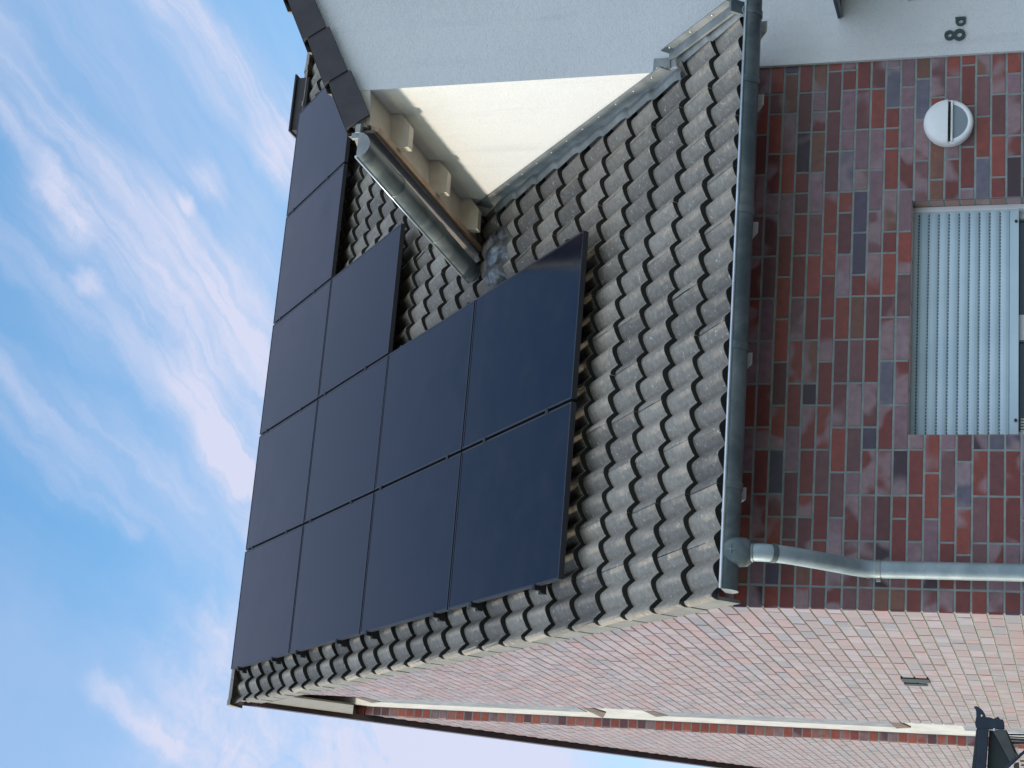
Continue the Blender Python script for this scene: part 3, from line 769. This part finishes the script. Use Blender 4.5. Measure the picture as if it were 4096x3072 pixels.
# round bulkhead lamp
lx, lz, lr = 2.757, 2.264, 0.137
lamp = thing('wall_lamp', (lx, -0.0, lz), 'round white wall lamp with a crossbar on the red brick wall', 'lamp')
def disc_rows(profile, N=48, a0=0.0, a1=2 * PI):
    return [[(lx + r * math.cos(a0 + (a1 - a0) * j / N), y, lz + r * math.sin(a0 + (a1 - a0) * j / N)) for j in range(N + 1)] for r, y in profile]
m = MB(); m.grid(disc_rows([(lr - .004, 0.0), (lr, -.03), (lr - .002, -.045), (lr - .010, -.052), (lr - .028, -.055), (lr - .030, -.048)])); m.build('housing', MT['lampw'], lamp)
m = MB(); m.grid(disc_rows([(lr - .001, -.040), (lr - .004, -.058), (lr - .014, -.070), (lr - .05, -.080), (.05, -.086), (.001, -.087)], a0=0.0, a1=PI)); m.face([(lx - lr + .002, -.041, lz), (lx - lr + .014, -.070, lz), (lx, -.087, lz), (lx + lr - .014, -.070, lz), (lx + lr - .002, -.041, lz)]); m.build('hood', MT['lampw'], lamp)
m = MB(); m.grid(disc_rows([(lr - .03, -.047), (.04, -.050), (.001, -.050)], a0=PI, a1=2 * PI)); m.build('lens', MT['lampg'], lamp)
m = MB(); m.box((lx - lr + .012, -.066, lz - .026), (lx + lr - .012, -.045, lz - .014)); m.build('crossbar', MT['lampw'], lamp, bevel=.003)
m = MB(); m.box((lx - lr + .016, -.056, lz - .0135), (lx + lr - .016, -.046, lz - .001)); m.build('seal_strip', MT['rubber'], lamp)

# ------------------------------------------------------------------ solar panels
PX0, PS0, PW, PH, PTOP = 0.2163, 0.811, 1.102, 1.6602, 0.150
GAP = 0.020
def slope_matrix(x, s, h):
    ex = Vector((1, 0, 0)); ey = Vector((0, CS, SN)); ez = Vector((0, -SN, CS)); Mx = Matrix((ex, ey, ez)).transposed().to_4x4(); Mx.translation = RP(x, s, h); return Mx
proto = thing('solar_panel', (0, 0, 0), 'x', 'solar panel', 'black solar panels on the tiled roof')
w, l = PW - GAP, PH - GAP
m = MB(); fw = 0.011; t0, t1 = -0.035, 0.0
m.box((0, 0, t0), (fw, l, t1)); m.box((w - fw, 0, t0), (w, l, t1)); m.box((fw, 0, t0), (w - fw, fw, t1)); m.box((fw, l - fw, t0), (w - fw, l, t1)); m.box((fw, fw, t0), (w - fw, l - fw, t0 + .003))
pf = m.build('frame', MT['alu'], proto, bevel=.0012, weld=False)
m = MB(); m.box((fw, fw, -0.010), (w - fw, l - fw, -0.0025)); pg = m.build('glass', MT['glassp'], proto, weld=False)
rownm = ['bottom row', 'second row from the eave', 'third row from the eave', 'top row by the ridge']
lab = {(0, 0): 'black solar panel at the lower left corner of the array, next to the verge', (0, 1): 'black solar panel at the lower right with a dark reflection in its corner',
       (1, 0): 'black solar panel at the left end of the second row from the eave', (1, 1): 'black solar panel in the second row, ending beside the foot of the upper gutter',
       (2, 0): 'black solar panel at the left end of the third row from the eave', (2, 1): 'black solar panel in the middle of the three in the third row',
       (2, 2): 'black solar panel at the right end of the third row, tiles on its right',
       (3, 0): 'black solar panel in the top left corner of the array under the ridge', (3, 1): 'black solar panel second from the left in the top row',
       (3, 2): 'black solar panel in the middle of the five in the top row', (3, 3): 'black solar panel second from the right in the top row, over the bare tiles',
       (3, 4): 'black solar panel at the right end of the top row, below the ridge hatch'}
first = True
for (r, c), lb in lab.items():
    if first: o = proto; first = False
    else:
        o = proto.copy(); COL.objects.link(o)
        for ch in (pf, pg):
            q = ch.copy(); COL.objects.link(q); q.parent = o
    o['label'] = lb
    o.matrix_world = slope_matrix(PX0 + c * PW, PS0 + r * PH + (0.0 if r else 0), PTOP + random.uniform(-.001, .001))
nrow = [2, 2, 3, 5]
for s_, r, lb in ((1.140, 0, 'lower black rail end under the bottom left panel, nearest the eave'), (2.075, 0, 'upper black rail end under the bottom left panel'),
              (2.702, 1, 'lower black rail end under the left panel of the second row'), (3.977, 1, 'upper black rail end under the left panel of the second row'),
              (4.622, 2, 'lower black rail end under the left panel of the third row'), (5.590, 2, 'upper black rail end under the left panel of the third row'),
              (6.228, 3, 'lower black rail end under the top left panel'), (7.205, 3, 'black rail end nearest the ridge under the top left panel')):
    base = RP(PX0, s_, .05)
    rl = thing('mounting_rail', base, lb, 'rail', 'black mounting rails under the solar panels')
    xe = PX0 + nrow[r] * PW + .03
    m = MB(); slab(m, PX0 - 0.035, xe, s_ - .018, s_ + .018, 0.072, 0.108); m.build('rail', MT['rail'], rl)
    m = MB(); slab(m, PX0 - 0.045, PX0 - .0355, s_ - .021, s_ + .021, 0.069, 0.106); m.build('rail_cap', MT['rail'], rl)
    m = MB(); slab(m, PX0 - 0.028, PX0 - 0.001, s_ - .018, s_ + .018, 0.113, 0.153); slab(m, PX0 - .001, PX0 + .010, s_ - .018, s_ + .018, .1515, .155); m.build('end_clamp', MT['rail'], rl, weld=False)
    for c in range(1, nrow[r]):
        m = MB(); slab(m, PX0 + c * PW - GAP - .004, PX0 + c * PW + .004, s_ - .02, s_ + .02, 0.1515, 0.1555); m.build('mid_clamp', MT['rail'], rl)
    for xh in (PX0 + .05, PX0 + .65):
        m = MB(); slab(m, xh, xh + .035, s_ - .02, s_ + .10, 0.035, 0.060); m.build('roof_hook', MT['rail'], rl)

# ------------------------------------------------------------------ black metal frame in the near left corner
ft = 7248.82; CX, CY = 2048.0, 1536.0
YP = -3.4
def near(x, y, yy=YP):    # a point of the frame's own plane y = YP, from its measured outline
    d = rx * ((3840 + x / 5.316 - CX) / ft) - ry * ((2760 + y / 5.316 - CY) / ft) - rz
    k = (yy - M.translation.y) / d.y; return M.translation + d * k
bf = thing('canopy_frame', tuple(near(900, 1500)), 'black steel canopy frame with a beaked end plate, in front of the gable', 'metal frame')
m = MB(); out = [(290, 365), (310, 345), (345, 340), (400, 365), (470, 420), (520, 490), (550, 570), (640, 580), (715, 610), (765, 585), (810, 558), (850, 620), (915, 625), (935, 680), (950, 835), (360, 835), (325, 760), (320, 680), (345, 560), (340, 450), (320, 395)]
m.prism([near(*q) for q in out], (0, 0.012, 0)); m.build('end_plate', MT['blackm'], bf, bevel=.0015)
for q_, dy_, rr in ((near(468, 548), -.001, .0045), (near(735, 850), -.012, .005)):
    m = MB(); dome(m, q_ + Vector((0, dy_, 0)), (0, -1, 0), rr); m.build('bolt', MT['screw'], bf)
def bar(name, pts, d0, d1, mt):
    m = MB(); m.prism([near(*q) + Vector((0, d0, 0)) for q in pts], (0, d1 - d0, 0)); return m.build(name, mt, bf, bevel=.0015)
bar('front_rail', [(395, 836), (612, 836), (520, 2200), (300, 2200)], -0.012, 0.012, MT['blackm'])
bar('outer_rail', [(345, 837), (394, 837), (298, 2200), (190, 2200)], -0.004, 0.012, MT['rubber'])
bar('diagonal_brace', [(700, 870), (900, 836), (985, 870), (1200, 1430), (1075, 1550), (960, 1330), (800, 1040)], -0.010, 0.010, MT['greym'])
bar('brace_edge', [(955, 836), (1000, 870), (1245, 1400), (1205, 1420)], -0.006, 0.012, MT['rubber'])
bar('back_panel', [(613, 836), (1000, 900), (1200, 1420), (960, 1660), (760, 2200), (540, 2200)], 0.016, 0.022, MT['rubber'])
for q in ([(1010, 905), (1600, 915), (1600, 950), (1030, 940)], [(1035, 955), (1600, 985), (1600, 1010), (1045, 985)], [(1060, 1010), (1600, 1050), (1600, 1080), (1075, 1045)], [(1085, 1075), (1600, 1080), (1600, 1125), (1110, 1130)]):
    bar('cross_slat', q, 0.03, 0.04, MT['greym'] if q[0][0] in (1035,) else MT['blackm'])
bar('tie_rod', [(960, 1640), (1361, 1290), (1600, 1080), (1600, 1150), (1361, 1370), (1010, 1690)], -0.02, -0.008, MT['blackm'])
bar('lower_bracket', [(1150, 1560), (1250, 1530), (1300, 2200), (1100, 2200)], 0.0, 0.02, MT['greym'])
for q in ([(1270, 1480), (1600, 1470), (1600, 1500), (1275, 1510)], [(1280, 1570), (1600, 1550), (1600, 1590), (1290, 1600)]): bar('lower_slat', q, 0.02, 0.03, MT['rubber'])
bar('support_post', [(560, 2150), (900, 2150), (900, 2600), (560, 2600)], -0.01, 0.03, MT['blackm'])
